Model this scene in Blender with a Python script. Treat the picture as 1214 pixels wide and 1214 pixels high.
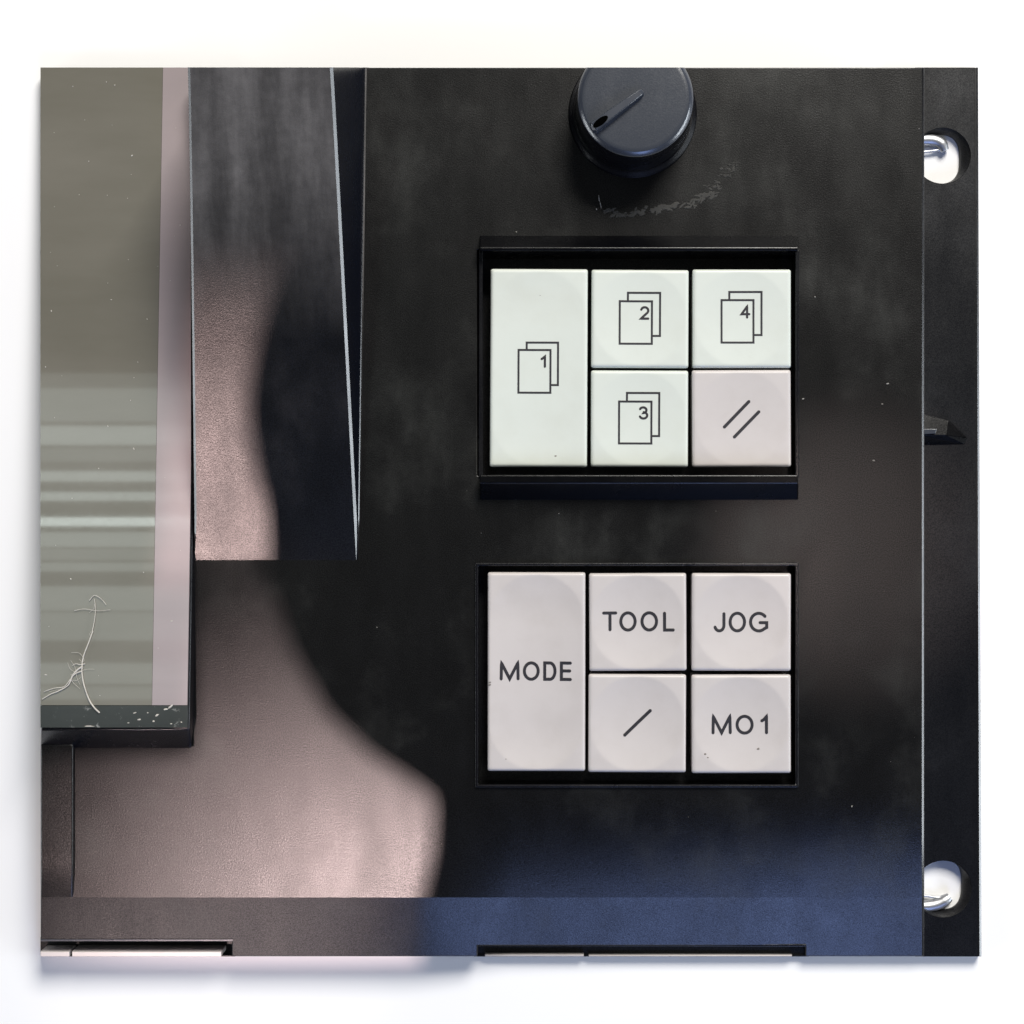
import bpy, bmesh, math, random
from mathutils import Vector, noise
random.seed(7)
R = math.radians
for o in list(bpy.data.objects):
    bpy.data.objects.remove(o)
scene = bpy.context.scene
COL = scene.collection

# ------------------------------------------------------------------ camera
S = 6316.0            # photograph pixels per metre on the front plate (plane z = 0)
D = 0.32              # camera height over the front plate
NX, NY = 660.0, 600.0  # pixel straight under the lens

def P(px, py, h=0.0):
    """point at height h (metres over the front plate) seen at a photograph pixel"""
    k = (D - h) / D / S
    return Vector(((px - NX) * k, -(py - NY) * k, h))

cam_d = bpy.data.cameras.new('camera')
cam = bpy.data.objects.new('camera', cam_d)
COL.objects.link(cam)
cam.location = (0, 0, D)
cam_d.sensor_width = 36
cam_d.lens = 36 * D / (1214 / S)
cam_d.shift_x = (607 - NX) / 1214
cam_d.shift_y = -(607 - NY) / 1214
cam_d.clip_start = 0.01
cam_d.clip_end = 50
scene.camera = cam

# ------------------------------------------------------------------ light
world = bpy.data.worlds.new('World')
scene.world = world
world.use_nodes = True
bg = world.node_tree.nodes['Background']
bg.inputs[0].default_value = (0.95, 0.97, 1.0, 1)
bg.inputs[1].default_value = 0.05
vs = scene.view_settings
vs.view_transform = 'Standard'
vs.look = 'None'
vs.exposure = 0.0
vs.gamma = 1.0
vs.use_curve_mapping = False

def aim(o, target):
    d = Vector(target) - o.location
    o.rotation_euler = d.to_track_quat('-Z', 'Y').to_euler()

def area(name, loc, target, sx, sy, power, col):
    l = bpy.data.lights.new(name, 'AREA')
    l.shape = 'RECTANGLE'; l.size = sx; l.size_y = sy
    l.energy = power; l.color = col
    o = bpy.data.objects.new(name, l); COL.objects.link(o)
    o.location = loc; aim(o, target)
    return o

def spot(name, loc, target, half_deg, blend, power, col, rad):
    l = bpy.data.lights.new(name, 'SPOT')
    l.spot_size = R(half_deg * 2); l.spot_blend = blend
    l.energy = power; l.color = col; l.shadow_soft_size = rad
    o = bpy.data.objects.new(name, l); COL.objects.link(o)
    o.location = loc; aim(o, target)
    return o

def mirror_dir(p, tilt):
    """unit direction in which a facet at p, leaning `tilt` degrees towards -Y, mirrors the lens"""
    n = Vector((0, -math.sin(R(tilt)), math.cos(R(tilt))))
    v = (Vector((0, 0, D)) - p).normalized()
    return (2 * v.dot(n) * n - v).normalized()

# big neutral soft box, upper right: the even light on keys and backdrop
area('soft_box', (0.36, 1.00, 0.99), (0, 0, 0), 0.55, 0.55, 30.5, (1.0, 0.965, 0.905))
# bluish window beyond the lower edge of the panel
area('window_light', (0.20, -0.82, 0.62), (0.02, -0.06, 0), 0.30, 0.40, 2.45, (0.34, 0.48, 1.0))
# two low side lamps added to glint along the moulded edges
area('glint_lamp', (0.97, -0.21, 0.335), (0, -0.10, 0), 0.60, 0.13, 4.6, (0.86, 0.93, 1.0))
area('glint_lamp', (-1.02, -0.33, 0.335), (-0.05, 0, 0), 0.60, 0.13, 3.2, (0.90, 0.95, 1.0))
# narrow warm spots, each added to light one patch of the panel
pk1 = P(470, 1120)
L1 = pk1 + mirror_dir(pk1, 1.0) * 1.08
warm1 = spot('warm_patch_spot', L1, P(400, 1080), 3.8, 1.0, 48.0, (1.0, 0.76, 0.735), 0.0026)
pk2 = P(266, 690, 0.0)
L2 = pk2 + mirror_dir(pk2, 16.8) * 0.80
warm2 = spot('warm_patch_spot', L2, P(268, 650, 0.0), 4.0, 1.0, 22.0, (1.0, 0.73, 0.69), 0.0017)
pk4 = P(260, 1100)
warm4 = spot('warm_patch_spot', pk4 + mirror_dir(pk4, 20.0) * 0.85, P(240, 1105), 3.1, 0.8, 4.2, (1.0, 0.80, 0.78), 0.003)
pk3 = P(850, 640)
L3 = pk3 + mirror_dir(pk3, 0) * 0.9
warm3 = spot('warm_patch_spot', L3, P(1020, 655), 2.2, 1.0, 2.3, (1.0, 0.82, 0.77), 0.004)

# added strips imitating blinds overhead, mirrored as bands in the tilted screen glass
ST, SB_ = -0.0075, 0.0050
def scr_h(py): return ST + (SB_ - ST) * (py - 80) / (865 - 80)
def glass_hit(px, py, zl=1.0):
    p = P(px, py, scr_h(py))
    a, c = P(120, 80, ST), P(120, 865, SB_)
    t = (c - a).normalized(); n = Vector((1, 0, 0)).cross(t)
    if n.z < 0: n = -n
    v = (Vector((0, 0, D)) - p).normalized()
    r_ = 2 * v.dot(n) * n - v
    return p + r_ * ((zl - p.z) / r_.z)
for y0, y1, rad in ((440, 832, 0.45), (461, 499, 0.7), (504, 526, 1.5), (530, 545, 0.5), (556, 568, 1.7), (580, 590, 2.0), (609, 619, 4.2), (626, 643, 1.3), (645, 658, .7), (661, 671, 1.0), (688, 716, 0.9), (718, 750, 0.75), (776, 800, 0.8), (803, 818, 0.6)):
    zl = 1.03 if y1 - y0 > 200 else 1.0
    a, c = glass_hit(20, (y0 + y1) / 2, zl), glass_hit(240, (y0 + y1) / 2, zl)
    e, f = glass_hit(120, y0, zl), glass_hit(120, y1, zl)
    wx, wy = (c - a).length, abs(e.y - f.y)
    l = area('reflection_strip', (a + c) / 2, (a + c) / 2 - Vector((0, 0, 1)), wx, wy, math.pi * wx * wy * rad * 1.25, (0.86, 0.98, 0.94))
    l.rotation_euler = (0, 0, math.atan2((c - a).y, (c - a).x))

# ------------------------------------------------------------------ materials
MATS = {}
def new_mat(name):
    m = bpy.data.materials.new(name); m.use_nodes = True
    MATS[name] = m
    nt = m.node_tree
    return m, nt, nt.nodes['Principled BSDF']

def nd(nt, typ, **kw):
    n = nt.nodes.new(typ)
    for k, v in kw.items():
        if k in n.inputs: n.inputs[k].default_value = v
        else: setattr(n, k, v)
    return n

def noise_node(nt, scale, detail=4.0, rough=0.55, vec=None, stretch=None):
    tc = nd(nt, 'ShaderNodeTexCoord')
    src = tc.outputs['Object']
    if stretch:
        mp = nd(nt, 'ShaderNodeMapping'); mp.inputs['Scale'].default_value = stretch
        nt.links.new(src, mp.inputs[0]); src = mp.outputs[0]
    n = nd(nt, 'ShaderNodeTexNoise')
    n.inputs['Scale'].default_value = scale; n.inputs['Detail'].default_value = detail
    n.inputs['Roughness'].default_value = rough
    nt.links.new(src, n.inputs['Vector'])
    return n.outputs['Fac']

def ramp(nt, fac, stops):
    r = nd(nt, 'ShaderNodeValToRGB')
    e = r.color_ramp.elements
    while len(e) < len(stops): e.new(0.5)
    for i, (p, c) in enumerate(stops):
        e[i].position = p
        e[i].color = (c, c, c, 1) if not isinstance(c, tuple) else (*c, 1)
    nt.links.new(fac, r.inputs[0])
    return r.outputs[0]

def mix_col(nt, fac, a, b, typ='MIX'):
    m = nd(nt, 'ShaderNodeMix', data_type='RGBA', blend_type=typ)
    for sock, v in ((0, fac), (6, a), (7, b)):
        if isinstance(v, (int, float)): m.inputs[sock].default_value = v
        elif isinstance(v, tuple): m.inputs[sock].default_value = (*v, 1)
        else: nt.links.new(v, m.inputs[sock])
    return m.outputs[2]

def bump(nt, bsdf, height, strength, dist):
    b = nd(nt, 'ShaderNodeBump')
    b.inputs['Strength'].default_value = strength
    b.inputs['Distance'].default_value = dist
    nt.links.new(height, b.inputs['Height'])
    nt.links.new(b.outputs[0], bsdf.inputs['Normal'])

def plastic(name, base, dust, r0, r1, grain=0.25, dust_amt=1.0, spec=0.5):
    m, nt, b = new_mat(name)
    n1 = noise_node(nt, 38, 7, 0.62)                       # broad smudges
    n2 = noise_node(nt, 150, 5, 0.65, stretch=(1, 0.35, 1))  # wiped streaks
    n3 = noise_node(nt, 3400, 2, 0.55)                      # moulded grain
    a = ramp(nt, n1, [(0.50, 0.0), (0.80, 1.0)])
    c = ramp(nt, n2, [(0.40, 0.25), (0.75, 1.0)])
    f = mix_col(nt, 1.0, a, c, 'MULTIPLY')
    f2 = mix_col(nt, 1.0, f, (dust_amt,) * 3, 'MULTIPLY')
    nt.links.new(mix_col(nt, f2, base, dust), b.inputs['Base Color'])
    nm = mix_col(nt, 0.4, ramp(nt, n1, [(0.3, r0 - .02), (0.75, r1 + .02)]), ramp(nt, n2, [(0.35, r0 - .03), (0.7, r1 + .04)]))
    nt.links.new(nm, b.inputs['Roughness'])
    if not grain:
        b.inputs['Specular IOR Level'].default_value = spec
        return m
    spk = ramp(nt, noise_node(nt, 5200, 2, 0.6), [(0.32, spec * .55), (0.68, spec * 1.45)])
    nt.links.new(spk, b.inputs['Specular IOR Level'])
    bump(nt, b, n3, grain, 0.00025)
    return m

plastic('black_plastic', (0.0026, 0.0025, 0.0026), (0.036, 0.037, 0.034), 0.295, 0.36, 0.10)
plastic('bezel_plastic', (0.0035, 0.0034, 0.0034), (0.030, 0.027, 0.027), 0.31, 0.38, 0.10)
plastic('gloss_plastic', (0.004, 0.004, 0.0055), (0.015, 0.015, 0.016), 0.22, 0.32, 0.05)
plastic('knob_plastic', (0.038, 0.043, 0.054), (0.068, 0.074, 0.084), 0.28, 0.36, 0.08)
plastic('polished_black', (0.0010, 0.0011, 0.0018), (0.003, 0.003, 0.004), 0.22, 0.30, 0.02, spec=0.30)
plastic('wall_black', (0.0012, 0.0022, 0.0062), (0.002, 0.004, 0.009), 0.22, 0.30, 0.0, spec=0.18)
plastic('edge_gloss', (0.004, 0.004, 0.005), (0.012, 0.012, 0.013), 0.24, 0.30, 0.0, spec=1.0)
plastic('flange_plastic', (0.0030, 0.0034, 0.0050), (0.018, 0.019, 0.023), 0.30, 0.37, 0.05)
plastic('knob_rim', (0.030, 0.036, 0.050), (0.05, 0.055, 0.07), 0.24, 0.30, 0.0, spec=1.0)
plastic('hole_black', (0.001, 0.001, 0.001), (0.002, 0.002, 0.002), 0.9, 0.95, 0.0, spec=0.0)
plastic('deep_black', (0.003, 0.003, 0.004), (0.006, 0.006, 0.006), 0.45, 0.55, 0.05)

nt = MATS['bezel_plastic'].node_tree; b = nt.nodes['Principled BSDF']  # upper bezel's light painted into the colour as streaky grey, fading downward
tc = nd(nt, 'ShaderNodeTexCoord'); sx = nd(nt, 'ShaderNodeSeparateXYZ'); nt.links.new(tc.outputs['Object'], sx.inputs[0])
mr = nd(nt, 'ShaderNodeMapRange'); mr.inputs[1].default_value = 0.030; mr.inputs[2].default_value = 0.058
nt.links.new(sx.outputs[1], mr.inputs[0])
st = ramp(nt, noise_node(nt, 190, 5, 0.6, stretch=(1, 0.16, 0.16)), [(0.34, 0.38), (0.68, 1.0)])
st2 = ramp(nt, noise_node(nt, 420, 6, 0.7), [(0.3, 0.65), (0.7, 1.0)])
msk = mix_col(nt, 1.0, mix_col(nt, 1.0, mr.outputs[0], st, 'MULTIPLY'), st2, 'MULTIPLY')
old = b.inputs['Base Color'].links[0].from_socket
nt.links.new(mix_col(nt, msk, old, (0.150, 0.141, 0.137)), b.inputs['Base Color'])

def keymat(name, col, stain):
    m, nt, b = new_mat(name)
    n1 = noise_node(nt, 120, 5, 0.6)
    nt.links.new(mix_col(nt, ramp(nt, n1, [(0.45, 0.0), (0.8, 0.5)]), col, stain), b.inputs['Base Color'])
    n2 = noise_node(nt, 300, 4, 0.6)
    nt.links.new(ramp(nt, n2, [(0.3, 0.34), (0.7, 0.44)]), b.inputs['Roughness'])
    bump(nt, b, noise_node(nt, 2500, 2, 0.5), 0.05, 0.0001)
    return m
keymat('key_pale', (0.60, 0.635, 0.585), (0.54, 0.56, 0.50))
keymat('key_grey', (0.535, 0.50, 0.487), (0.45, 0.415, 0.395))

def simple(name, col, rough, metal=0.0, spec=0.5):
    m, nt, b = new_mat(name)
    n1 = noise_node(nt, 400, 4, 0.6)
    d = tuple(c * 0.85 for c in col)
    nt.links.new(mix_col(nt, ramp(nt, n1, [(0.4, 0.0), (0.7, 1.0)]), col, d), b.inputs['Base Color'])
    b.inputs['Roughness'].default_value = rough
    b.inputs['Metallic'].default_value = metal
    b.inputs['Specular IOR Level'].default_value = spec
    return m
simple('grime', (0.20, 0.18, 0.16), 0.8)
simple('ink', (0.018, 0.017, 0.022), 0.55)
simple('chrome', (0.55, 0.56, 0.58), 0.45, 1.0)
simple('lint', (0.58, 0.55, 0.50), 0.8)
simple('residue', (0.043, 0.042, 0.038), 0.9)
simple('dust', (0.25, 0.24, 0.22), 0.9)
simple('shadow_flag_black', (0.01, 0.01, 0.01), 0.9)

m, nt, b = new_mat('backdrop_white')
n1 = noise_node(nt, 9, 3, 0.5)
nt.links.new(ramp(nt, n1, [(0.3, 0.86), (0.7, 0.89)]), b.inputs['Base Color'])
b.inputs['Roughness'].default_value = 0.9
b.inputs['Specular IOR Level'].default_value = 0.2

def glass_mat(name, c0, c1, rough=0.10, spec=0.5, speck=0.0):
    m, nt, b = new_mat(name)
    n1 = noise_node(nt, 30, 6, 0.6, stretch=(0.35, 1.2, 1))
    n2 = noise_node(nt, 900, 3, 0.7)
    col = mix_col(nt, ramp(nt, n1, [(0.35, 0.0), (0.7, 1.0)]), c0, c1)
    if speck:
        n3 = noise_node(nt, 420, 6, 0.75)
        col = mix_col(nt, ramp(nt, n3, [(0.60, 0.0), (0.74, speck)]), col, (0.6, 0.6, 0.58))
    nt.links.new(col, b.inputs['Base Color'])
    nt.links.new(ramp(nt, n2, [(0.35, rough), (0.75, rough * 1.6)]), b.inputs['Roughness'])
    b.inputs['Specular IOR Level'].default_value = spec
    return m
glass_mat('screen_glass', (0.138, 0.131, 0.106), (0.182, 0.172, 0.145), 0.022, 0.9)
glass_mat('screen_border', (0.29, 0.25, 0.255), (0.35, 0.295, 0.30), 0.045, 0.55)
glass_mat('screen_foot', (0.020, 0.023, 0.023), (0.045, 0.050, 0.048), 0.12, 0.8, speck=0.5)

# ------------------------------------------------------------------ helpers
def link(name, me, mat, parent=None, smooth_angle=None, bev=None, seg=3):
    o = bpy.data.objects.new(name, me)
    COL.objects.link(o)
    me.materials.append(MATS[mat])
    if parent is not None: o.parent = parent
    if smooth_angle is not None:
        for p in me.polygons: p.use_smooth = True
        me.set_sharp_from_angle(angle=R(smooth_angle))
    if bev:
        md = o.modifiers.new('bevel', 'BEVEL')
        md.width = bev; md.segments = seg; md.limit_method = 'ANGLE'; md.angle_limit = R(38)
        md.use_clamp_overlap = True
    return o

def bm_mesh(bm, name):
    me = bpy.data.meshes.new(name)
    bmesh.ops.remove_doubles(bm, verts=bm.verts, dist=1e-7)
    bmesh.ops.recalc_face_normals(bm, faces=bm.faces)
    bm.to_mesh(me); bm.free()
    return me

def thing(name, label, cat, group=None, loc=(0, 0, 0)):
    o = bpy.data.objects.new(name, None); COL.objects.link(o)
    o.location = loc; o.empty_display_size = 0.005
    o['label'] = label; o['category'] = cat
    if group: o['group'] = group
    return o

def tag(o, label, cat, group=None):
    o['label'] = label; o['category'] = cat
    if group: o['group'] = group
    return o

def loft(rings, close=True, cap0=True, cap1=True):
    """rings: lists of equally many points; closed loops joined in order"""
    bm = bmesh.new()
    vr = [[bm.verts.new(p) for p in r] for r in rings]
    n = len(rings[0])
    for a, c in zip(vr, vr[1:]):
        for i in range(n if close else n - 1):
            j = (i + 1) % n
            bm.faces.new((a[i], a[j], c[j], c[i]))
    if cap0: bm.faces.new(vr[0])
    if cap1: bm.faces.new(vr[-1])
    return bm

def tube(path, radii, nseg=8):
    rings = []
    n = len(path)
    for i, p in enumerate(path):
        t = (path[min(i + 1, n - 1)] - path[max(i - 1, 0)]).normalized()
        u = t.cross(Vector((0, 0, 1)))
        if u.length < 1e-4: u = Vector((1, 0, 0))
        u.normalize(); v = t.cross(u)
        r = radii[i] if isinstance(radii, (list, tuple)) else radii
        rings.append([p + (u * math.cos(a) + v * math.sin(a)) * r for a in [2 * math.pi * k / nseg for k in range(nseg)]])
    return loft(rings)

# ------------------------------------------------------------------ backdrop
ZB = -0.0104
me = bpy.data.meshes.new('backdrop')
me.from_pydata([(-1.2, -1.2, ZB), (1.2, -1.2, ZB), (1.2, 1.2, ZB), (-1.2, 1.2, ZB)], [], [(0, 1, 2, 3)])
bd = link('backdrop', me, 'backdrop_white'); bd['kind'] = 'structure'
bd['label'] = 'plain white surface behind the control panel'

# ------------------------------------------------------------------ control panel
panel = thing('control_panel', 'black moulded plastic machine control panel cut square, lying on white', 'control panel', loc=(0, 0, ZB))
def pp(o):
    """parent to the panel, keeping world position"""
    o.parent = panel; o.location.z += -ZB
    return o

FOLD = 1064.0
SH = math.tan(R(20))
def sstep(a, b, x):
    t = min(1, max(0, (x - a) / (b - a)))
    return t * t * (3 - 2 * t)
def plate_h(py, px=300):
    cove = 0.0037 * sstep(470, 700, px)
    t = min(1, max(0, (py - 935) / (FOLD - 935)))
    h = -cove * t ** 1.75
    if py > FOLD: h -= (py - FOLD) / S * SH
    return h

XR = 1096.0
wells = [(566, 296, 945, 564), (566, 669, 945, 932), (48, 1115, 275, 1134), (566, 1121, 955, 1134)]
screen_cut = (48, 80, 229, 884)
XB = sorted({48, 88, 229, 275, 432, 490, 505, 520, 535, 550, 566, 580, 595, 610, 945, 955, 1000, 1050, XR - 3, XR})
YB = sorted({80, 296, 564, 669, 884, 932, 950, 1115, 1121, 1134, FOLD, 200, 400, 780} | {950 + (FOLD - 950) * k / 10 for k in range(1, 10)})

def inside(x0, y0, x1, y1, box):
    return x0 >= box[0] - .1 and x1 <= box[2] + .1 and y0 >= box[1] - .1 and y1 <= box[3] + .1

bm = bmesh.new()
V = {}
def gv(x, y):
    if (x, y) not in V: V[(x, y)] = bm.verts.new(P(x, y, plate_h(y, x) - (0.00026 if x == XR else 0)))
    return V[(x, y)]
for x0, x1 in zip(XB, XB[1:]):
    for y0, y1 in zip(YB, YB[1:]):
        if any(inside(x0, y0, x1, y1, w) for w in wells + [screen_cut]): continue
        bm.faces.new((gv(x0, y0), gv(x0, y1), gv(x1, y1), gv(x1, y0)))
be = [e for e in bm.edges if e.is_boundary]
r = bmesh.ops.extrude_edge_only(bm, edges=be)
for v in r['geom']:
    if isinstance(v, bmesh.types.BMVert):
        # walls go straight down; outer cut edges stay square
        v.co.z = ZB + 0.0008
fpl = pp(link('front_plate', bm_mesh(bm, 'front_plate'), 'black_plastic', smooth_angle=12, bev=0.00018))
def row_of(v): return NY - v.co.y * S * D / (D - v.co.z)
_me = fpl.data
_sh = _me.attributes.get('sharp_edge') or _me.attributes.new('sharp_edge', 'BOOLEAN', 'EDGE')
for e in _me.edges:                                        # keep the fold above the lower shelf crisp
    if all(abs(row_of(_me.vertices[i]) - FOLD) < 0.6 for i in e.vertices): _sh.data[e.index].value = True
fpl.data.materials.append(MATS['edge_gloss'])
for f in fpl.data.polygons:
    if 0.3 < f.normal.x < 0.7 and f.normal.z > 0.5: f.material_index = 1

# floors under the key openings
for (x0, y0, x1, y1) in wells:
    h = -0.0068 if y0 < 1000 else -0.0090
    pts = [P(x0 - 4, y0 - 4, h), P(x1 + 4, y0 - 4, h), P(x1 + 4, min(y1 + 4, 1134), h), P(x0 - 4, min(y1 + 4, 1134), h)]
    if x0 == 48: pts[0].x = pts[3].x = P(48, 0, h).x
    bmf = loft([[p - Vector((0, 0, 0.0012)) for p in pts], pts])
    pp(link('well_floor', bm_mesh(bmf, 'well_floor'), 'deep_black'))

for (x0, y0, x1, y1), q in ((wells[2], 0), (wells[3], 0.0030)):
    ht_ = plate_h(1133, x1) - .0010
    rr = [[P(x, 1132.6, -.0088), P(x, 1132.6, ht_), P(x, 1134, ht_), P(x, 1134, -.0088)] for x in (x0, x1)]
    pp(link('opening_wall', bm_mesh(loft(rr), 'opening_wall'), 'deep_black'))

# ---- raised sloping bezel between screen and keys
HA = 0.028
def bez_h(py): return HA * max(0.0, (664 - py) / (664 - 80))
def foot_x(py): return 432 - 8 * (py - 80) / 584
def crest_x(py): return 391.5 + 30.5 * ((py - 80) / 576) ** 0.96
def left_x(py): return 222.5 + 8.0 * min(1, (py - 80) / 540) ** 0.8
rows = [80 + (664 - 80) * k / 24 for k in range(25)]
_t = (P(300, 660, bez_h(660)) - P(300, 90, bez_h(90))).normalized()
BN = Vector((1, 0, 0)).cross(_t)
if BN.z < 0: BN = -BN
bm = bmesh.new()
prof = []
for py in rows:
    h = bez_h(py)
    fx = foot_x(py)
    cx = min(crest_x(py), fx - 0.3)
    lp = P(left_x(py), py, h); cp = P(cx, py, h)
    fp = P(fx, py, 0.0)
    low = P(fx, py, -0.004); low.x = fp.x; lowl = P(left_x(py), py, -0.004); lowl.x = lp.x
    rb = min(0.00062, h * 0.30 + 0.00003)
    up = Vector((0, 0, 1)); ux = Vector((1, 0, 0))
    wl = rb * .75
    lc = [lp - ux * (wl * .25) - BN * wl, lp, lp + ux * (wl * math.cos(R(26))) + BN * (wl * math.sin(R(26)))]
    lc = [q - BN * (wl * math.sin(R(26))) for q in lc]
    c0 = cp - ux * (rb * .1)
    c1 = c0 + ux * (rb * math.cos(R(36))) - BN * (rb * math.sin(R(36)))
    cc = [c0, c1]
    wall = fp - c1
    wall = wall.normalized() if wall.length > 1e-5 else -up
    rf = rb * .7
    f0 = fp - wall * rf; f1 = fp + ux * rf + up * 0.00006
    ff = [f0 * (1 - t) ** 2 + (fp + up * 0.00006) * (2 * t * (1 - t)) + f1 * t ** 2 for t in (0, .33, .67, 1)]
    a0, a1 = lc[-1], cc[0]
    mids = [a0.lerp(a1, k / 8) for k in range(1, 8)]
    prof.append([lowl] + lc + mids + cc + ff + [low + ux * rf])
vr = [[bm.verts.new(p) for p in r] for r in prof]
for a, c in zip(vr, vr[1:]):
    for i in range(len(a) - 1):
        bm.faces.new((a[i], a[i + 1], c[i + 1], c[i]))
    bm.faces.new((a[-1], a[0], c[0], c[-1]))
bm.faces.new(vr[0]); bm.faces.new(vr[-1])
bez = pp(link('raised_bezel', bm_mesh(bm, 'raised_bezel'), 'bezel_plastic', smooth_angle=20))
bez.data.materials.append(MATS['wall_black'])          # smoother side wall, its shade and bluish sheen painted into the colour
bez.data.materials.append(MATS['edge_gloss'])
for f in bez.data.polygons:
    if f.normal.x > 0.8: f.material_index = 1
    elif f.normal.x > 0.25 or (f.normal.x < -0.2 and f.normal.z > 0.4): f.material_index = 2

# ---- low raised block under the screen
bm = bmesh.new()
HB = 0.0013
ys = [882, 900, 960, 1010, 1031, 1064.5]
rings = []
for py in ys:
    h = HB if py <= 1031 else plate_h(py) + 0.00004
    a = P(48, py, h); c = P(86.5, py, h)
    d = Vector((P(88.5, py, 0).x, c.y, -0.003)); e = Vector((a.x, a.y, -0.003))
    rings.append([a, c, d, e])
pp(link('raised_block', bm_mesh(loft(rings), 'raised_block'), 'black_plastic', smooth_angle=30, bev=0.0003))

# ---- side flange with two holes
HF = -0.0080
HOLES = [(1117.5, 184.5, 33.5), (1118.0, 1054.0, 34.0)]
def flange_piece():
    cu = bpy.data.curves.new('flange', 'CURVE'); cu.dimensions = '2D'; cu.fill_mode = 'BOTH'
    def spl(pts):
        s = cu.splines.new('POLY'); s.points.add(len(pts) - 1)
        for q, p in zip(s.points, pts): q.co = (p.x, p.y, 0, 1)
        s.use_cyclic_u = True
    spl([P(1085, 80, HF), P(1155.5, 80, HF), P(1157.5, 600, HF), P(1159.5, 1134, HF), P(1085, 1134, HF)])
    for (cx, cy, rr) in HOLES:
        spl([P(cx + rr * math.cos(a), cy + rr * math.sin(a), HF) for a in [2 * math.pi * k / 64 for k in range(64)]])
    t = (HF - (ZB + 0.0002)) / 2
    cu.extrude = t
    o = bpy.data.objects.new('tmp', cu); COL.objects.link(o)
    dg = bpy.context.evaluated_depsgraph_get()
    me = bpy.data.meshes.new_from_object(o.evaluated_get(dg))
    bpy.data.objects.remove(o)
    for v in me.vertices: v.co.z += HF - t
    bm2 = bmesh.new(); bm2.from_mesh(me); bpy.data.meshes.remove(me)
    return bm_mesh(bm2, 'side_flange')
me = flange_piece(); me.materials.clear()
pp(link('side_flange', me, 'flange_plastic', bev=0.00038))

rr = []
for py in [80 + 1054 * k / 12 for k in range(13)]:
    xo = 1159.6 + 4 * (py - 80) / 1054
    a, c, d = P(xo - 4.6, py, HF + 2e-5), P(xo - 2.2, py, HF + 2e-5), P(xo, py, HF - 0.00020)
    e = P(xo, py, HF - .0012); e.x = d.x
    rr.append([a - Vector((0, 0, .001)), a, c, d, Vector((d.x, e.y, ZB + .0003)), Vector((a.x, e.y, ZB + .0003))])
pp(link('flange_edge', bm_mesh(loft(rr), 'flange_edge'), 'edge_gloss', bev=0.00006, seg=2))
# tapering collars inside the holes
for (cx, cy, rr_), (ax_, ay_, bx_, by_) in zip(HOLES, ((1110, 189, 27, 29), (1112, 1048, 27.5, 30))):
    rings = []
    for t in (0, .12, .5, 1.0):
        hh = HF - 0.0002 + (ZB + 0.0002 - HF) * t
        ring = []
        for k in range(64):
            a = 2 * math.pi * k / 64
            ca, sa = math.cos(a), math.sin(a)
            sq = lambda q: math.copysign(abs(q) ** .72, q)
            u = min(1, t * 1.6)
            x = (cx + (rr_ - .4) * ca) * (1 - u) + (ax_ + bx_ * sq(ca)) * u
            y = (cy + (rr_ - .4) * sa) * (1 - u) + (ay_ + by_ * sq(sa)) * u
            ring.append(P(x, y, hh))
        rings.append(ring)
    pp(link('hole_collar', bm_mesh(loft(rings, cap0=False, cap1=False), 'hole_collar'), 'deep_black', smooth_angle=50))

# moulded hook on the flange
h0 = HF
hk = [[P(1090, 489.5, h0), P(1126, 499, h0), P(1147, 519, h0), P(1144, 527, h0), P(1090, 528, h0)],
      [P(1090, 490.5, h0 + .0012), P(1124, 500, h0 + .0011), P(1146, 519, h0 + .0008), P(1122, 516, h0 + .0016), P(1090, 515.5, h0 + .0020)]]
pp(link('hook', bm_mesh(loft(hk), 'hook'), 'polished_black', bev=0.00008, seg=2))
hk = [[P(1090, 508, h0 + .0006), P(1111, 508, h0 + .0006), P(1109, 514, h0 + .0006), P(1090, 515, h0 + .0006)],
      [P(1090, 508.5, h0 + .0024), P(1111, 508.5, h0 + .0021), P(1109, 514, h0 + .0021), P(1090, 515, h0 + .0024)]]
pp(link('hook_rib', bm_mesh(loft(hk), 'hook_rib'), 'knob_plastic', bev=0.0001, seg=2))

# ---- guard rails over and under the first group of keys
def rail(y_out, y_crest, y_in, x0, x1, hc, foot=0.0):
    rings = []
    for x, e in ((x0 - 1.5, 1.0), (x1 + 1.5, 1.0)):
        rings.append([P(x, y_out, -0.001), P(x, y_out, 0.00004), P(x, y_crest, hc), P(x, y_in, hc - .0001),
                      Vector((P(x, y_in, hc).x, P(x, y_in, hc).y, -0.007))])
    return loft(rings)
pp(link('guard_rail', bm_mesh(rail(279.5, 293.5, 297.5, 570, 945, 0.0034), 'guard_rail'), 'polished_black', bev=0.00022))
pp(link('guard_rail', bm_mesh(rail(592.5, 573, 563, 570, 945, 0.0046), 'guard_rail'), 'polished_black', bev=0.00022))

# ---- thin frame round an opening
def ring_frame(x0, y0, x1, y1, w, h, hl=-0.007, cut=None):
    def rect(d, hh):
        q = [(x0 + d, y0 + d), (x1 - d, y0 + d), (x1 - d, y1 - d), (x0 + d, y1 - d)]
        return [P(a, c if cut is None else min(c, cut), hh) for a, c in q]
    outer, oi, ii, il = rect(0, -0.001), rect(0.8, h), rect(w, h), rect(w, hl)
    bm = bmesh.new()
    vr = [[bm.verts.new(p) for p in r] for r in (outer, oi, ii, il)]
    for a, c in zip(vr, vr[1:]):
        for i in range(4):
            j = (i + 1) % 4
            bm.faces.new((a[i], a[j], c[j], c[i]))
    return bm_mesh(bm, 'key_frame')
pp(link('key_frame', ring_frame(562.5, 666.5, 947.5, 934.5, 4.5, 0.0006), 'gloss_plastic', bev=0.0002))
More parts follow.
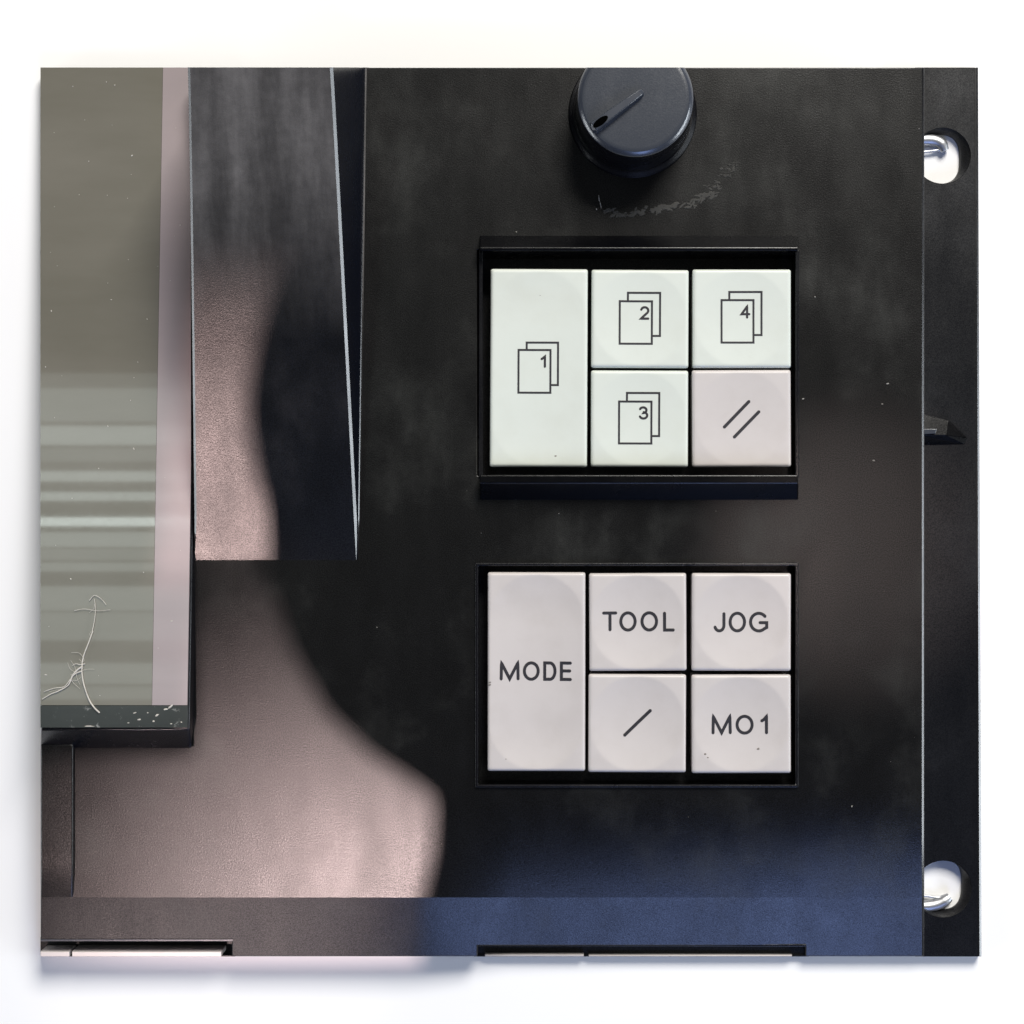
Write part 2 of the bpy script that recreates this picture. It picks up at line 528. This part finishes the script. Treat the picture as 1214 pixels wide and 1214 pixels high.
# side strips of the guarded opening
for xa, xb in ((567.5, 572.5), (943, 947.5)):
    rr = [[P(xa, y, -0.006), P(xa, y, 0.0005), P(xb, y, 0.0005), P(xb, y, -0.006)] for y in (296, 566)]
    pp(link('key_frame', bm_mesh(loft(rr), 'key_frame_side'), 'gloss_plastic', bev=0.0002))
# lips on the lower openings
def lip(x0, x1, y):
    h = plate_h(y, x1)
    rr = [[P(x, y - 1.6, h - .0006), P(x, y - 1.4, h + .00022), P(x, y + .9, h + .00022), P(x, y + .9, h - .003)] for x in (x0, x1)]
    return bm_mesh(loft(rr), 'opening_lip')
pp(link('opening_lip', lip(48, 276, 1115), 'knob_plastic', bev=0.00006, seg=2))
pp(link('opening_lip', lip(562, 956, 1121), 'gloss_plastic', bev=0.00006, seg=2))

# ---- chalky residue scraped below the knob, and dust
def blob(bm, c, rx, ry, ang, hh, n=12):
    top = []; base = []
    ca, sa = math.cos(ang), math.sin(ang)
    for k in range(n):
        a = 2 * math.pi * k / n
        q = 1 + random.uniform(-.35, .3)
        x, y = rx * q * math.cos(a), ry * q * math.sin(a)
        base.append(bm.verts.new(c + Vector((ca * x - sa * y, sa * x + ca * y, -0.00002)) / 1))
        top.append(bm.verts.new(c + Vector((ca * x - sa * y, sa * x + ca * y, 0)) * 0.7 + Vector((0, 0, hh)) - Vector((0, 0, 0))) if False else
                   bm.verts.new(c + Vector(((ca * x - sa * y) * .72, (sa * x + ca * y) * .72, hh))))
    for k in range(n):
        j = (k + 1) % n
        bm.faces.new((base[k], base[j], top[j], top[k]))
    bm.faces.new(top)
bm = bmesh.new()
path = [(722, 250), (733, 254), (742, 256), (752, 252), (762, 250), (774, 248), (786, 247), (797, 245), (806, 244), (818, 244), (826, 237),
        (834, 233), (842, 231), (847, 222), (853, 215), (860, 208), (865, 201), (868, 195)]
wid = [3, 3, 2, 3.5, 3.5, 4, 4.2, 4.5, 4.2, 3.2, 2.5, 3.5, 3, 2.4, 2.5, 1.8, 2.4, 1.8]
for (x, y), w in zip(path, wid):
    for k in range(random.choice([3, 7, 12, 16])):
        c = P(x + random.gauss(0, 4.5), y + random.gauss(0, w * .5), 0.00001 + random.random() * 0.00004)
        blob(bm, c, random.uniform(.5, 1.2) * w / S * 1.2, random.uniform(.35, .8) * w / S * .75, R(20) + random.gauss(0, .5), 0.00003 + random.random() * .00006, 9)
o = pp(link('residue', bm_mesh(bm, 'residue'), 'residue')); o['kind'] = 'stuff'; o['label'] = 'chalky grey scraped residue below the knob'

bm = bmesh.new()
specks = [(566, 1), ]
for k in range(26):
    x = random.uniform(440, 1090); y = random.uniform(90, 1040)
    if any(w[0] - 8 < x < w[2] + 8 and w[1] - 22 < y < w[3] + 32 for w in wells) or math.hypot(x - 750, y - 135) < 85: continue
    rr = random.choice([.3, .35, .4, .5, .7]) / S
    blob(bm, P(x, y, plate_h(y, x) + 0.00002), rr * random.uniform(1, 2), rr, random.uniform(0, 3), 0.00006, 6)
for (x, y, a, c, an) in [(710, 235, .8, 4, .1), (712, 243, .7, 5, .25), (845, 556, .1, .1, 0), (707, 248, 1, 1, 0), (612, 275, 1.2, .8, 0), (828, 1062, 2.0, 1.8, 0), (876, 1076, 1.2, 1.2, 0),
                         (1010, 956, 1.0, 1.2, 0), (952, 473, 2, 1, 0), (1052, 455, 1.8, 1, .3), (1046, 479, 1.4, .8, .3), (1036, 546, 1.6, 1, 0), (966, 352, 1, 1, 0)]:
    blob(bm, P(x, y, plate_h(y, x) + 0.00003), a / S, c / S, an, 0.00012, 8)
o = pp(link('dust', bm_mesh(bm, 'dust'), 'dust')); o['kind'] = 'stuff'; o['label'] = 'pale dust specks on the black plastic'

# ------------------------------------------------------------------ display screen
scr = thing('display_screen', 'tilted grey-green display screen under glass in a thick dark frame', 'screen', loc=P(140, 500, ZB))
def sp(o):
    o.parent = scr; o.location = -scr.location
    return o
def edge_x(py): return 229.5 - 4.8 * max(0, (py - 560) / 305)
def strip_x(py): return 193 - 13 * (py - 80) / 755
def sheet(xl, xr, y0, y1, dh, n=20, thick=0.0007):
    rings = []
    for k in range(n + 1):
        py = y0 + (y1 - y0) * k / n
        h = scr_h(py) + dh
        a, c = P(xl(py), py, h), P(xr(py), py, h)
        rings.append([a - Vector((0, 0, thick)), a, c, c - Vector((0, 0, thick))])
    return bm_mesh(loft(rings), 'sheet')
# housing: body of the screen
rings = []
for k in range(25):
    py = 80 + (865 - 80) * k / 24
    h = scr_h(py)
    xr = edge_x(py)
    a, c = P(48, py, h), P(xr, py, h)
    zz = ZB + 0.0004
    if py > 700:
        d = P(min(231.5, xr + 5.5), py, 0); d.y = c.y
    else: d = c.copy()
    d.z = min(zz, h - .0005) if py <= 700 else -0.0005
    e = Vector((a.x, a.y, min(zz, h - .0004) if py <= 700 else -0.0005))
    rings.append([e, a, c, d])
# sloping lower face
f0 = P(48, 887, 0.0); f1 = P(226.5, 887, 0.0)
rings.append([Vector((f0.x, f0.y, -.0005)), Vector((f0.x, f0.y, 0.0003)), Vector((f1.x, f1.y, 0.0003)), Vector((f1.x + .0002, f1.y, -.0005))])
sp(link('housing', bm_mesh(loft(rings), 'housing'), 'gloss_plastic', smooth_angle=25, bev=0.0004))
sp(link('glass', sheet(lambda y: 48, lambda y: strip_x(y), 80, 836, 0.0004, 24), 'screen_glass', smooth_angle=40))
sp(link('side_border', sheet(lambda y: strip_x(y) + .3, lambda y: edge_x(y) - 3.2 if y > 300 else edge_x(y) - 1.0, 80, 836, 0.00042, 24), 'screen_border', smooth_angle=40))
sp(link('lower_border', sheet(lambda y: 48, lambda y: edge_x(y) - 2.6, 836.5, 862.5, 0.00038, 4), 'screen_foot', smooth_angle=40))

# lint fibre on the glass
def gl(px, py, dh=0.0007): return P(px, py, scr_h(py) + dh)
def smooth_path(pts, n=8):
    out = []
    for i in range(len(pts) - 1):
        p0 = pts[max(i - 1, 0)]; p1 = pts[i]; p2 = pts[i + 1]; p3 = pts[min(i + 2, len(pts) - 1)]
        for k in range(n):
            t = k / n
            out.append(tuple(0.5 * ((2 * b_) + (-a_ + c_) * t + (2 * a_ - 5 * b_ + 4 * c_ - d_) * t * t + (-a_ + 3 * b_ - 3 * c_ + d_) * t ** 3)
                             for a_, b_, c_, d_ in zip(p0, p1, p2, p3)))
    out.append(pts[-1])
    return out
lint = thing('lint_fibre', 'frayed white thread stuck to the lower part of the screen glass', 'thread', loc=gl(98, 800))
def strand(pts, r0, r1):
    q = smooth_path(pts)
    n = len(q)
    path = [gl(x, y) for x, y in q]
    o = link('strand', bm_mesh(tube(path, [(r0 + (r1 - r0) * i / (n - 1)) / S for i in range(n)], 6), 'strand'), 'lint', lint, smooth_angle=60)
    o.location = -lint.location
strand([(110, 748), (105, 762), (99, 778), (97, 793), (99, 810), (105, 828), (111, 838), (118, 845)], .7, .9)
strand([(98, 790), (92, 794), (86, 801), (81, 812), (70, 819), (60, 823), (50, 829)], 1.2, .45)
strand([(97, 796), (89, 799), (83, 806), (76, 814), (64, 816), (52, 820)], .8, .3)
strand([(109, 750), (112, 735), (113, 722), (112, 710)], .55, .3)
strand([(106, 712), (112, 706), (120, 710), (126, 717)], .45, .25)
strand([(88, 724), (100, 722), (115, 724), (131, 723)], .3, .2)
strand([(101, 787), (95, 788), (90, 787), (86, 789)], .6, .3)

rl = random.Random(3)
for _ in range(14):                                        # loose frayed hairs
    t = rl.random()
    bx_, by_ = rl.choice([(108, 755), (99, 780), (97, 795), (90, 797), (84, 806), (72, 817), (112, 716)])
    a_ = rl.uniform(0, 6.28); l_ = rl.uniform(6, 16)
    k_ = rl.uniform(-.9, .9)
    strand([(bx_, by_), (bx_ + .5 * l_ * math.cos(a_), by_ + .5 * l_ * math.sin(a_)), (bx_ + l_ * math.cos(a_ + k_), by_ + l_ * math.sin(a_ + k_))], .22, .12)

# white spatter on the lower border
for_spat = bmesh.new()
for (x, y, a, c, an) in [(202, 838, 3.4, 1.2, .8), (196, 841, 2.5, 1.0, .2), (186, 848, 3, 1.0, .5), (182, 855, 1.6, 1.2, 0), (160, 845, 2, .8, .2), (165, 853, 2.2, .8, .1), (152, 857, 1.5, .7, 0),
                         (203, 858, 1.2, .7, 0), (54, 800, 1.8, .8, 0), (106, 866, 6, .7, 0), (175, 845, 1.0, .8, 0), (215, 856, 1.0, .7, 0)]:
    blob(for_spat, gl(x, min(y, 861), 0.0004), a / S, c / S, an, 0.00008, 9)
rs = random.Random(11)
for _ in range(46):
    x, y = rs.uniform(52, 220), rs.uniform(90, 832)
    q = rs.choice([.35, .4, .5, .7])
    blob(for_spat, gl(x, y, 0.00044), q * rs.uniform(1, 2) / S, q / S, rs.uniform(0, 3), 0.00004, 7)
o = sp(link('spatter', bm_mesh(for_spat, 'spatter'), 'lint')); o['kind'] = 'stuff'; o['label'] = 'white dried spatter along the lower screen border'

# ------------------------------------------------------------------ rotary knob
HK = 0.0128
kc = P(750, 135, 0)
knob = thing('rotary_knob', 'round dark grey rotary knob with a raised pointer, above the page keys', 'knob', loc=kc)
cutn = Vector((1, 0, 0)).cross(P(0, 80, 0) - Vector((0, 0, D)))   # picture-top cut of the whole panel
cutp = P(660, 80, 0)
def cut_top(bm, origin):
    n = cutn.normalized()
    if n.y < 0: n = -n
    bmesh.ops.bisect_plane(bm, geom=bm.verts[:] + bm.edges[:] + bm.faces[:], plane_co=cutp - origin, plane_no=n, clear_outer=True)
    bmesh.ops.holes_fill(bm, edges=[e for e in bm.edges if e.is_boundary], sides=0)
KS = 0.945
def lathe(profile, n=96, closed_top=True):
    rings = [[Vector((r_ * KS / S * math.cos(a), r_ * KS / S * math.sin(a), h)) for a in [2 * math.pi * k / n for k in range(n)]] for r_, h in profile]
    return loft(rings)
bm = lathe([(80.5, -0.0004), (80.5, 0.0003), (79, 0.0006), (76.5, 0.0009), (74.5, 0.0013), (70, 0.0013)])
cut_top(bm, kc)
link('skirt', bm_mesh(bm, 'skirt'), 'gloss_plastic', knob, smooth_angle=40)
body = [(73, 0.0008), (72.6, 0.003), (71.4, 0.008), (70.4, HK - .0012), (70.0, HK - .0010), (69.2, HK - .00085), (65.6, HK - .00042), (64.4, HK - .00032)]
body += [(60, HK - .00028), (40, HK - .00022), (20, HK - .0002)]
bm = lathe(body)
cut_top(bm, kc)
kcap = link('knob_cap', bm_mesh(bm, 'knob_cap'), 'gloss_plastic', knob, smooth_angle=30)
kcap.data.materials.append(MATS['knob_plastic'])          # paler top face
kcap.data.materials.append(MATS['knob_rim'])
for f in kcap.data.polygons:
    if f.normal.z > 0.97: f.material_index = 1
    elif f.normal.z > 0.5: f.material_index = 2
# raised pointer
pa, pb = P(701, 154, HK), P(762, 108.5, HK)
ax = (pb - pa).normalized(); sd = Vector((-ax.y, ax.x, 0))
ln = (pb - pa).length
def pr(t, s, z): return pa + ax * (t * ln) + sd * (s / S) + Vector((0, 0, z - 0.0003)) - kc
rings = []
for t, w, hh in ((0.0, 5.0, .0009), (0.05, 8.2, .0015), (0.3, 7.8, .0015), (0.65, 6.6, .0014), (0.95, 5.2, .0013), (1.0, 3.6, .0009)):
    rings.append([pr(t, -w, -.0002), pr(t, w, -.0002), pr(t, w * .62, hh), pr(t, -w * .62, hh)])
ptr = link('pointer', bm_mesh(loft(rings), 'pointer'), 'knob_rim', knob, smooth_angle=30, bev=0.00015)
rings = []
for z in (.0010, .00154):
    rings.append([pr(.175 + .14 * math.cos(a), 4.0 * math.sin(a), z) for a in [2 * math.pi * k / 20 for k in range(20)]])
link('slot', bm_mesh(loft(rings), 'slot'), 'hole_black', ptr)  # recess shade painted black on a raised plug, no hole is cut

# ------------------------------------------------------------------ keys
def key_shape(w, h, dish, flat):
    """returns z(x, y) for a cap of size w*h (metres)"""
    rr = min(w, h) * 0.485
    hx = 0.0; hy = max(0.0, (h - w) / 2)
    def z(x, y):
        dy = max(0.0, abs(y) - hy)
        d = math.hypot(x, dy) / rr
        return -dish * max(0.0, 1 - d * d)
    return z

def make_key(label, x0, y0, x1, y1, ht, mat, legends, dish, bottom=-0.0069, group=None, specks_on=()):
    a, c = P(x0, y0, ht), P(x1, y1, ht)
    w, h = c.x - a.x, a.y - c.y
    ctr = Vector(((a.x + c.x) / 2, (a.y + c.y) / 2, bottom))
    k = thing('key', label, 'key', group, loc=ctr)
    z = key_shape(w, h, dish, 0)
    zt = ht - bottom
    bx = 0.00055                                   # rounded shoulder of the cap
    nx = 56; ny = max(4, int(nx * h / w))
    ix, iy = w / 2 - bx, h / 2 - bx
    bm = bmesh.new()
    grid = [[bm.verts.new((-ix + 2 * ix * i / nx, iy - 2 * iy * j / ny, 0)) for i in range(nx + 1)] for j in range(ny + 1)]
    for row in grid:
        for v in row: v.co.z = zt + z(v.co.x, v.co.y)
    for j in range(ny):
        for i in range(nx):
            bm.faces.new((grid[j][i], grid[j + 1][i], grid[j + 1][i + 1], grid[j][i + 1]))
    loop = grid[0][:] + [r_[-1] for r_ in grid[1:]] + grid[-1][-2::-1] + [r_[0] for r_ in grid[-2:0:-1]]
    prev = loop
    for sx, dz in ((0.35, .00006), (0.62, .00017), (0.85, .00033), (1.0, .0006), (0.6, .0035), (0.5, zt)):
        cur = []
        for v in loop:
            fx = (ix + bx * sx) / ix; fy = (iy + bx * sx) / iy
            X, Y = v.co.x, v.co.y
            nxx = math.copysign(ix + bx * sx, X) if abs(abs(X) - ix) < 1e-9 else X * fx
            nyy = math.copysign(iy + bx * sx, Y) if abs(abs(Y) - iy) < 1e-9 else Y * fy
            # round the vertical corners
            rc = 0.0004
            qx, qy = abs(nxx) - (ix + bx * sx - rc), abs(nyy) - (iy + bx * sx - rc)
            if qx > 0 and qy > 0:
                l = math.hypot(qx, qy)
                if l > rc:
                    nxx = math.copysign(ix + bx * sx - rc + qx / l * rc, nxx); nyy = math.copysign(iy + bx * sx - rc + qy / l * rc, nyy)
            zz = zt - dz if dz < .0034 else (zt - dz if dz < zt else 0.0003)
            cur.append(bm.verts.new((nxx, nyy, zz)))
        n = len(loop)
        for i in range(n):
            j = (i + 1) % n
            bm.faces.new((prev[i], cur[i], cur[j], prev[j]))
        prev = cur
    bm.faces.new(prev)
    link('cap', bm_mesh(bm, 'cap'), mat, k, smooth_angle=50)
    # printed legends: one mesh each, lying on the dished top
    def lay(px, py):
        q = P(px, py, ht)
        return q.x - ctr.x, q.y - ctr.y
    for strokes, width in legends:
        bm = bmesh.new()
        e = [0.000030]
        def put(x, y): return bm.verts.new((x, y, zt + z(x, y) + e[0]))
        hw = width / 2 / S
        for st in strokes:
            pts = []
            for p0, p1 in zip(st, st[1:]):
                m_ = max(1, int(math.hypot(p1[0] - p0[0], p1[1] - p0[1]) / 1.5))
                for i in range(m_): pts.append((p0[0] + (p1[0] - p0[0]) * i / m_, p0[1] + (p1[1] - p0[1]) * i / m_))
            pts.append(st[-1])
            pts = [p for i, p in enumerate(pts) if i == 0 or math.hypot(p[0] - pts[i - 1][0], p[1] - pts[i - 1][1]) > 0.02]
            L = [lay(*p) for p in pts]
            closed = math.hypot(L[0][0] - L[-1][0], L[0][1] - L[-1][1]) < 1e-7
            n = len(L)
            lv, rv = [], []
            for i in range(n):
                def dirn(i0, i1):
                    dx, dy = L[i1][0] - L[i0][0], L[i1][1] - L[i0][1]
                    l = math.hypot(dx, dy) or 1
                    return dx / l, dy / l
                d1 = dirn(i - 1, i) if i > 0 else (dirn(n - 2, n - 1) if closed else dirn(0, 1))
                d2 = dirn(i, i + 1) if i < n - 1 else (dirn(0, 1) if closed else dirn(n - 2, n - 1))
                tx, ty = d1[0] + d2[0], d1[1] + d2[1]
                l = math.hypot(tx, ty) or 1
                tx, ty = tx / l, ty / l
                sc = min(2.2, 1 / max(.3, tx * d1[0] + ty * d1[1]))
                x, y = L[i]
                lv.append(put(x - ty * hw * sc, y + tx * hw * sc)); rv.append(put(x + ty * hw * sc, y - tx * hw * sc))
            for i in range(n - 1):
                bm.faces.new((lv[i], rv[i], rv[i + 1], lv[i + 1]))
            if not closed:
                for i, s_ in ((0, -1), (n - 1, 1)):
                    dx, dy = (L[1][0] - L[0][0], L[1][1] - L[0][1]) if i == 0 else (L[-1][0] - L[-2][0], L[-1][1] - L[-2][1])
                    a0 = math.atan2(dy * s_, dx * s_)
                    fan = [put(L[i][0] + hw * .7 * math.cos(a0 + t), L[i][1] + hw * .7 * math.sin(a0 + t)) for t in [R(q) for q in (60, 30, 0, -30, -60)]]
                    vs_ = [lv[i]] + (fan if s_ > 0 else fan[::-1]) + [rv[i]]
                    try: bm.faces.new(vs_)
                    except ValueError: pass
            e[0] += 0.000004
        me = bpy.data.meshes.new('legend'); bm.normal_update()
        for f in bm.faces:
            if f.normal.z < 0: f.normal_flip()
        bm.to_mesh(me); bm.free()
        link('legend', me, 'ink', k)
    if specks_on:
        bm = bmesh.new()
        for px, py, q in specks_on:
            x, y = lay(px, py)
            blob(bm, Vector((x, y, zt + z(x, y) + 0.00002)), q / S, q * .8 / S, 0, 0.00002, 9)
        link('speck', bm_mesh(bm, 'speck'), 'grime', k)['kind'] = 'stuff'
    k.rotation_euler.z = R(random.uniform(-.28, .28))
    return k

def arc(cx, cy, rx, ry, a0, a1, n=20):
    return [(cx + rx * math.cos(R(a0 + (a1 - a0) * i / n)), cy + ry * math.sin(R(a0 + (a1 - a0) * i / n))) for i in range(n + 1)]

def letter(ch, x0, x1, y0, y1):
    w, h = x1 - x0, y1 - y0
    f = lambda u, v: (x0 + u * w, y0 + v * h)
    cx, cy = (x0 + x1) / 2, (y0 + y1) / 2
    if ch == 'M': return [[f(0, 1), f(.02, 0), f(.5, .97), f(.98, 0), f(1, 1)]]
    if ch == 'O': return [arc(cx, cy, w / 2, h / 2, 0, 360, 44)]
    if ch == 'D':
        p = [f(.5, 0)] + arc(x0 + w * .5, cy, w * .5, h / 2, -90, 90, 22) + [f(.5, 1)]
        return [[f(0, 0)] + p[1:-1] + [f(0, 1), f(0, 0)]]
    if ch == 'E': return [[f(1, 0), f(0, 0), f(0, 1), f(1, 1)], [f(.05, .48), f(.93, .48)]]
    if ch == 'T': return [[f(0, 0), f(1, 0)], [f(.52, .05), f(.52, 1)]]
    if ch == 'L': return [[f(0, 0), f(0, 1), f(1, 1)]]
    if ch == 'J': return [[f(1, 0), f(1, .68)] + arc(x0 + w * .52, y0 + h * .68, w * .48, h * .32, 0, 165, 16)]
    if ch == 'G': return [arc(cx, cy, w * .5, h / 2, -38, -312, 36) + [f(.98, .80), f(.98, .53), f(.55, .53)]]
    if ch == '1': return [[f(.12, .28), f(.55, .18), f(.92, 0), f(.92, 1)]]
    if ch == 'i': return [[f(0, .26), f(.8, 0), f(.8, 1)]]
    if ch == '2': return [arc(cx, y0 + h * .29, w * .46, h * .29, -170, 40, 18) + [f(.02, 1), f(1, 1)]]
    if ch == '3': return [arc(cx - w * .04, y0 + h * .25, w * .42, h * .25, -165, 85, 16) + arc(cx, y0 + h * .72, w * .48, h * .28, -85, 165, 18)]
    if ch == '4': return [[f(.72, 1), f(.72, 0), f(.0, .68), f(1.05, .68)]]

def word(spec, y0, y1, width):
    out = []
    for ch, a, c in spec: out += letter(ch, a + width / 2, c - width / 2, y0 + width / 2, y1 - width / 2)
    return (out, width)

def page_icon(fx0, fy0, fx1, fy1, bx0, by0, bx1, by1, num, nx0, ny0, nx1, ny1):
    return [([[(fx0, fy0), (fx1, fy0), (fx1, fy1), (fx0, fy1), (fx0, fy0)]], 2.4),
            ([[(bx0, fy0 - 1.2), (bx0, by0), (bx1, by0), (bx1, by1), (fx1 + 1.2, by1)]], 2.4),
            (letter(num, nx0, nx1, ny0, ny1), 2.7)]

HU, HL = 0.0016, 0.0010
gU, gL = 'page keys between the guard rails', 'keys in the lettered block'
make_key('tall pale key with page symbol numbered one', 581, 318.5, 696.5, 553.5, HU, 'key_pale',
         page_icon(614.7, 414.8, 652.6, 465.5, 624.3, 406, 661.5, 456.3, 'i', 641.8, 422.5, 647, 435), .00030, group=gU, specks_on=((659, 540.5, 1.2), (640, 350, .5)))
make_key('pale page key numbered two, under the rail beside the tall key', 701, 319.5, 816.5, 436, HU, 'key_pale',
         page_icon(734.8, 357, 773, 407.4, 744.4, 347, 782.6, 398, '2', 759.8, 364, 769, 377.5), .00036, group=gU)
make_key('pale page key numbered four, above the pinkish double slash key', 821, 319, 938, 436, HU, 'key_pale',
         page_icon(855.6, 355.6, 893.5, 406, 864.8, 346, 903, 397, '4', 879.5, 363, 888.5, 376.5), .00036, group=gU)
make_key('pale page key numbered three, touching the double slash key and the lower rail', 700.5, 439, 816, 553.5, HU, 'key_pale',
         page_icon(734, 476, 772.4, 525.7, 743.3, 465.8, 781.6, 516.8, '3', 758.3, 482.8, 767.6, 496), .00036, group=gU)
make_key('pinkish grey square key with two parallel slashes', 820.5, 438.5, 938, 553.5, HU, 'key_grey',
         [([[(858.5, 506.5), (888.5, 475.6)]], 3.7), ([[(870.3, 518.4), (900.3, 487.8)]], 3.7)], .00036, group=gU)
LW = 3.6
make_key('tall grey key reading MODE', 578, 678.5, 694, 914.5, HL, 'key_grey',
         [word([('M', 592.3, 616), ('O', 619.8, 639.8), ('D', 644, 659.8), ('E', 663.8, 678.6)], 784.5, 807.5, LW)], .00080, group=gL, specks_on=((580.8, 812, 1.6), (581, 809, 1.3), (600, 900, .7)))
make_key('grey square key reading TOOL', 698.5, 679.5, 814, 795.5, HL, 'key_grey',
         [word([('T', 713.4, 732.6), ('O', 734.4, 755), ('O', 759.6, 780.4), ('L', 786.3, 800.6)], 725, 749, LW)], .00080, group=gL)
make_key('grey square key reading JOG', 820, 679.5, 938, 795.5, HL, 'key_grey',
         [word([('J', 845.5, 860.5), ('O', 864.3, 885), ('G', 888.6, 911.6)], 725.5, 750, LW)], .00080, group=gL)
make_key('grey square key with a single slash', 697.5, 799.5, 813.5, 916, HL, 'key_grey',
         [([[(740.5, 872.5), (771.5, 842.5)]], 3.8)], .00080, group=gL)
make_key('grey square key reading MO1', 820, 800, 938, 917, HL, 'key_grey',
         [word([('M', 843.8, 868), ('O', 872.6, 894), ('1', 900.5, 911.5)], 848, 871.5, LW)], .00080, group=gL, specks_on=((899.5, 888.5, 1.8), (836, 894, 1.5), (839, 898, 1.1)))
# keys just showing in the two lower openings
def cut_key(label, x0, x1, y0, ht, grp, mat='key_grey'):
    ht += plate_h(1130, x1) - plate_h(1130)
    rings = []
    for py, dz in ((y0, .0004), (y0 + 1.2, 0.0), (1134, 0.0)):
        hh = ht - dz
        a, c = P(x0, py, hh), P(x1, py, hh)
        rings.append([Vector((a.x, a.y, -.0098)), a, c, Vector((c.x, c.y, -.0098))])
    o = link('key', bm_mesh(loft(rings), 'cut_key'), mat, bev=0.0002)
    ctr = (rings[0][0] + rings[-1][2]) / 2
    tag(o, label, 'key', grp)
    return o
gB = 'keys showing at the lower edge'
hs = plate_h(1130)
cut_key('pinkish key sliver in the lower opening, cut short by the panel side', 48, 82, 1127.5, hs - .0004, gB)
cut_key('long pinkish key sliver in the lower opening below the screen', 85.5, 262, 1127.5, hs - .0004, gB)
cut_key('short white key sliver in the lower opening below MODE', 575, 692, 1130.5, hs - .0004, gB)
cut_key('long white key sliver in the lower opening below the MO1 key', 698, 939, 1131.5, hs - .0006, gB)

# ------------------------------------------------------------------ screws seen in the flange holes
def clip(lab, big, thin, hh):
    t = thing('metal_clip', lab, 'clip', loc=P(*big[0], ZB))
    for nm, pts, rad in (('bar', big, 7.2), ('wire', thin, 1.7)):
        q = smooth_path(pts, 6)
        n = len(q)
        path = [P(x, y, hh) for x, y in q]
        rr = [rad / S * (1 - .35 * max(0, (i - n * .75) / (n * .25))) for i in range(n)]
        o = link(nm, bm_mesh(tube(path, rr, 14), nm), 'chrome', t, smooth_angle=60)
        o.location = -t.location
    # foot that carries the clip on the surface behind the panel
    q = P(*big[0], hh)
    o = link('foot', bm_mesh(tube([Vector((q.x, q.y, ZB)), Vector((q.x + 1e-5, q.y, hh))], 5.5 / S, 12), 'foot'), 'chrome', t, smooth_angle=60)
    o.location = -t.location
clip('bent shiny steel clip in the flange hole beside the knob', [(1086, 167), (1098, 166), (1108, 167), (1116, 171), (1120, 179)], [(1084, 181), (1096, 180), (1106, 179), (1114, 178), (1119, 181)], -0.0095)
clip('bent shiny steel clip in the flange hole beside the lower openings', [(1086, 1074), (1099, 1074), (1110, 1072), (1119, 1068), (1126, 1063)], [(1084, 1061), (1098, 1062), (1110, 1064), (1120, 1063)], -0.0095)

# ------------------------------------------------------------------ unseen flags added before the warm spots, openings shaped to the photographer's silhouette
def flag(lamp, zf, poly, half, label):
    Lp = Vector(lamp.location)
    def proj(q):
        t = (zf - Lp.z) / (q.z - Lp.z)
        return Lp + (q - Lp) * t
    hole = [proj(q) for q in poly]
    c = sum(hole, Vector()) / len(hole)
    cu = bpy.data.curves.new('flag', 'CURVE'); cu.dimensions = '2D'; cu.fill_mode = 'BOTH'; cu.extrude = 0.001
    for pts in ([c + Vector((sx * half, sy * half, 0)) for sx, sy in ((-1, -1), (1, -1), (1, 1), (-1, 1))], hole):
        s = cu.splines.new('POLY'); s.points.add(len(pts) - 1)
        for q, p in zip(s.points, pts): q.co = (p.x - c.x, p.y - c.y, 0, 1)
        s.use_cyclic_u = True
    o = bpy.data.objects.new('tmp', cu); COL.objects.link(o)
    me = bpy.data.meshes.new_from_object(o.evaluated_get(bpy.context.evaluated_depsgraph_get()))
    bpy.data.objects.remove(o)
    me.materials.clear()
    f = link('shadow_flag', me, 'shadow_flag_black')
    f.location = c
    tag(f, label, 'lamp flag')
lit1 = [(30, 890), (229, 890), (231, 640), (270, 640), (322, 690), (343, 762), (386, 840), (440, 892), (505, 934), (514, 946), (511, 1010), (500, 1066), (492, 1160), (30, 1160)]
flag(warm1, 0.56, [P(x, y, plate_h(y)) for x, y in lit1], 0.085, 'unseen black flag added before a warm spot, opening shaped to its shadow edge')
lit2 = [(182, 60), (392, 60), (400, 262), (372, 285), (338, 318), (311, 372), (296, 440), (294, 488), (303, 548), (315, 600), (316, 690), (184, 690)]
lit2 = lit2[:2] + smooth_path(lit2[2:-1], 6) + lit2[-1:]
flag(warm2, 0.42, [P(x, y, bez_h(y)) for x, y in lit2], 0.075, 'small unseen black flag added before a warm spot, opening curved to its shadow edge')
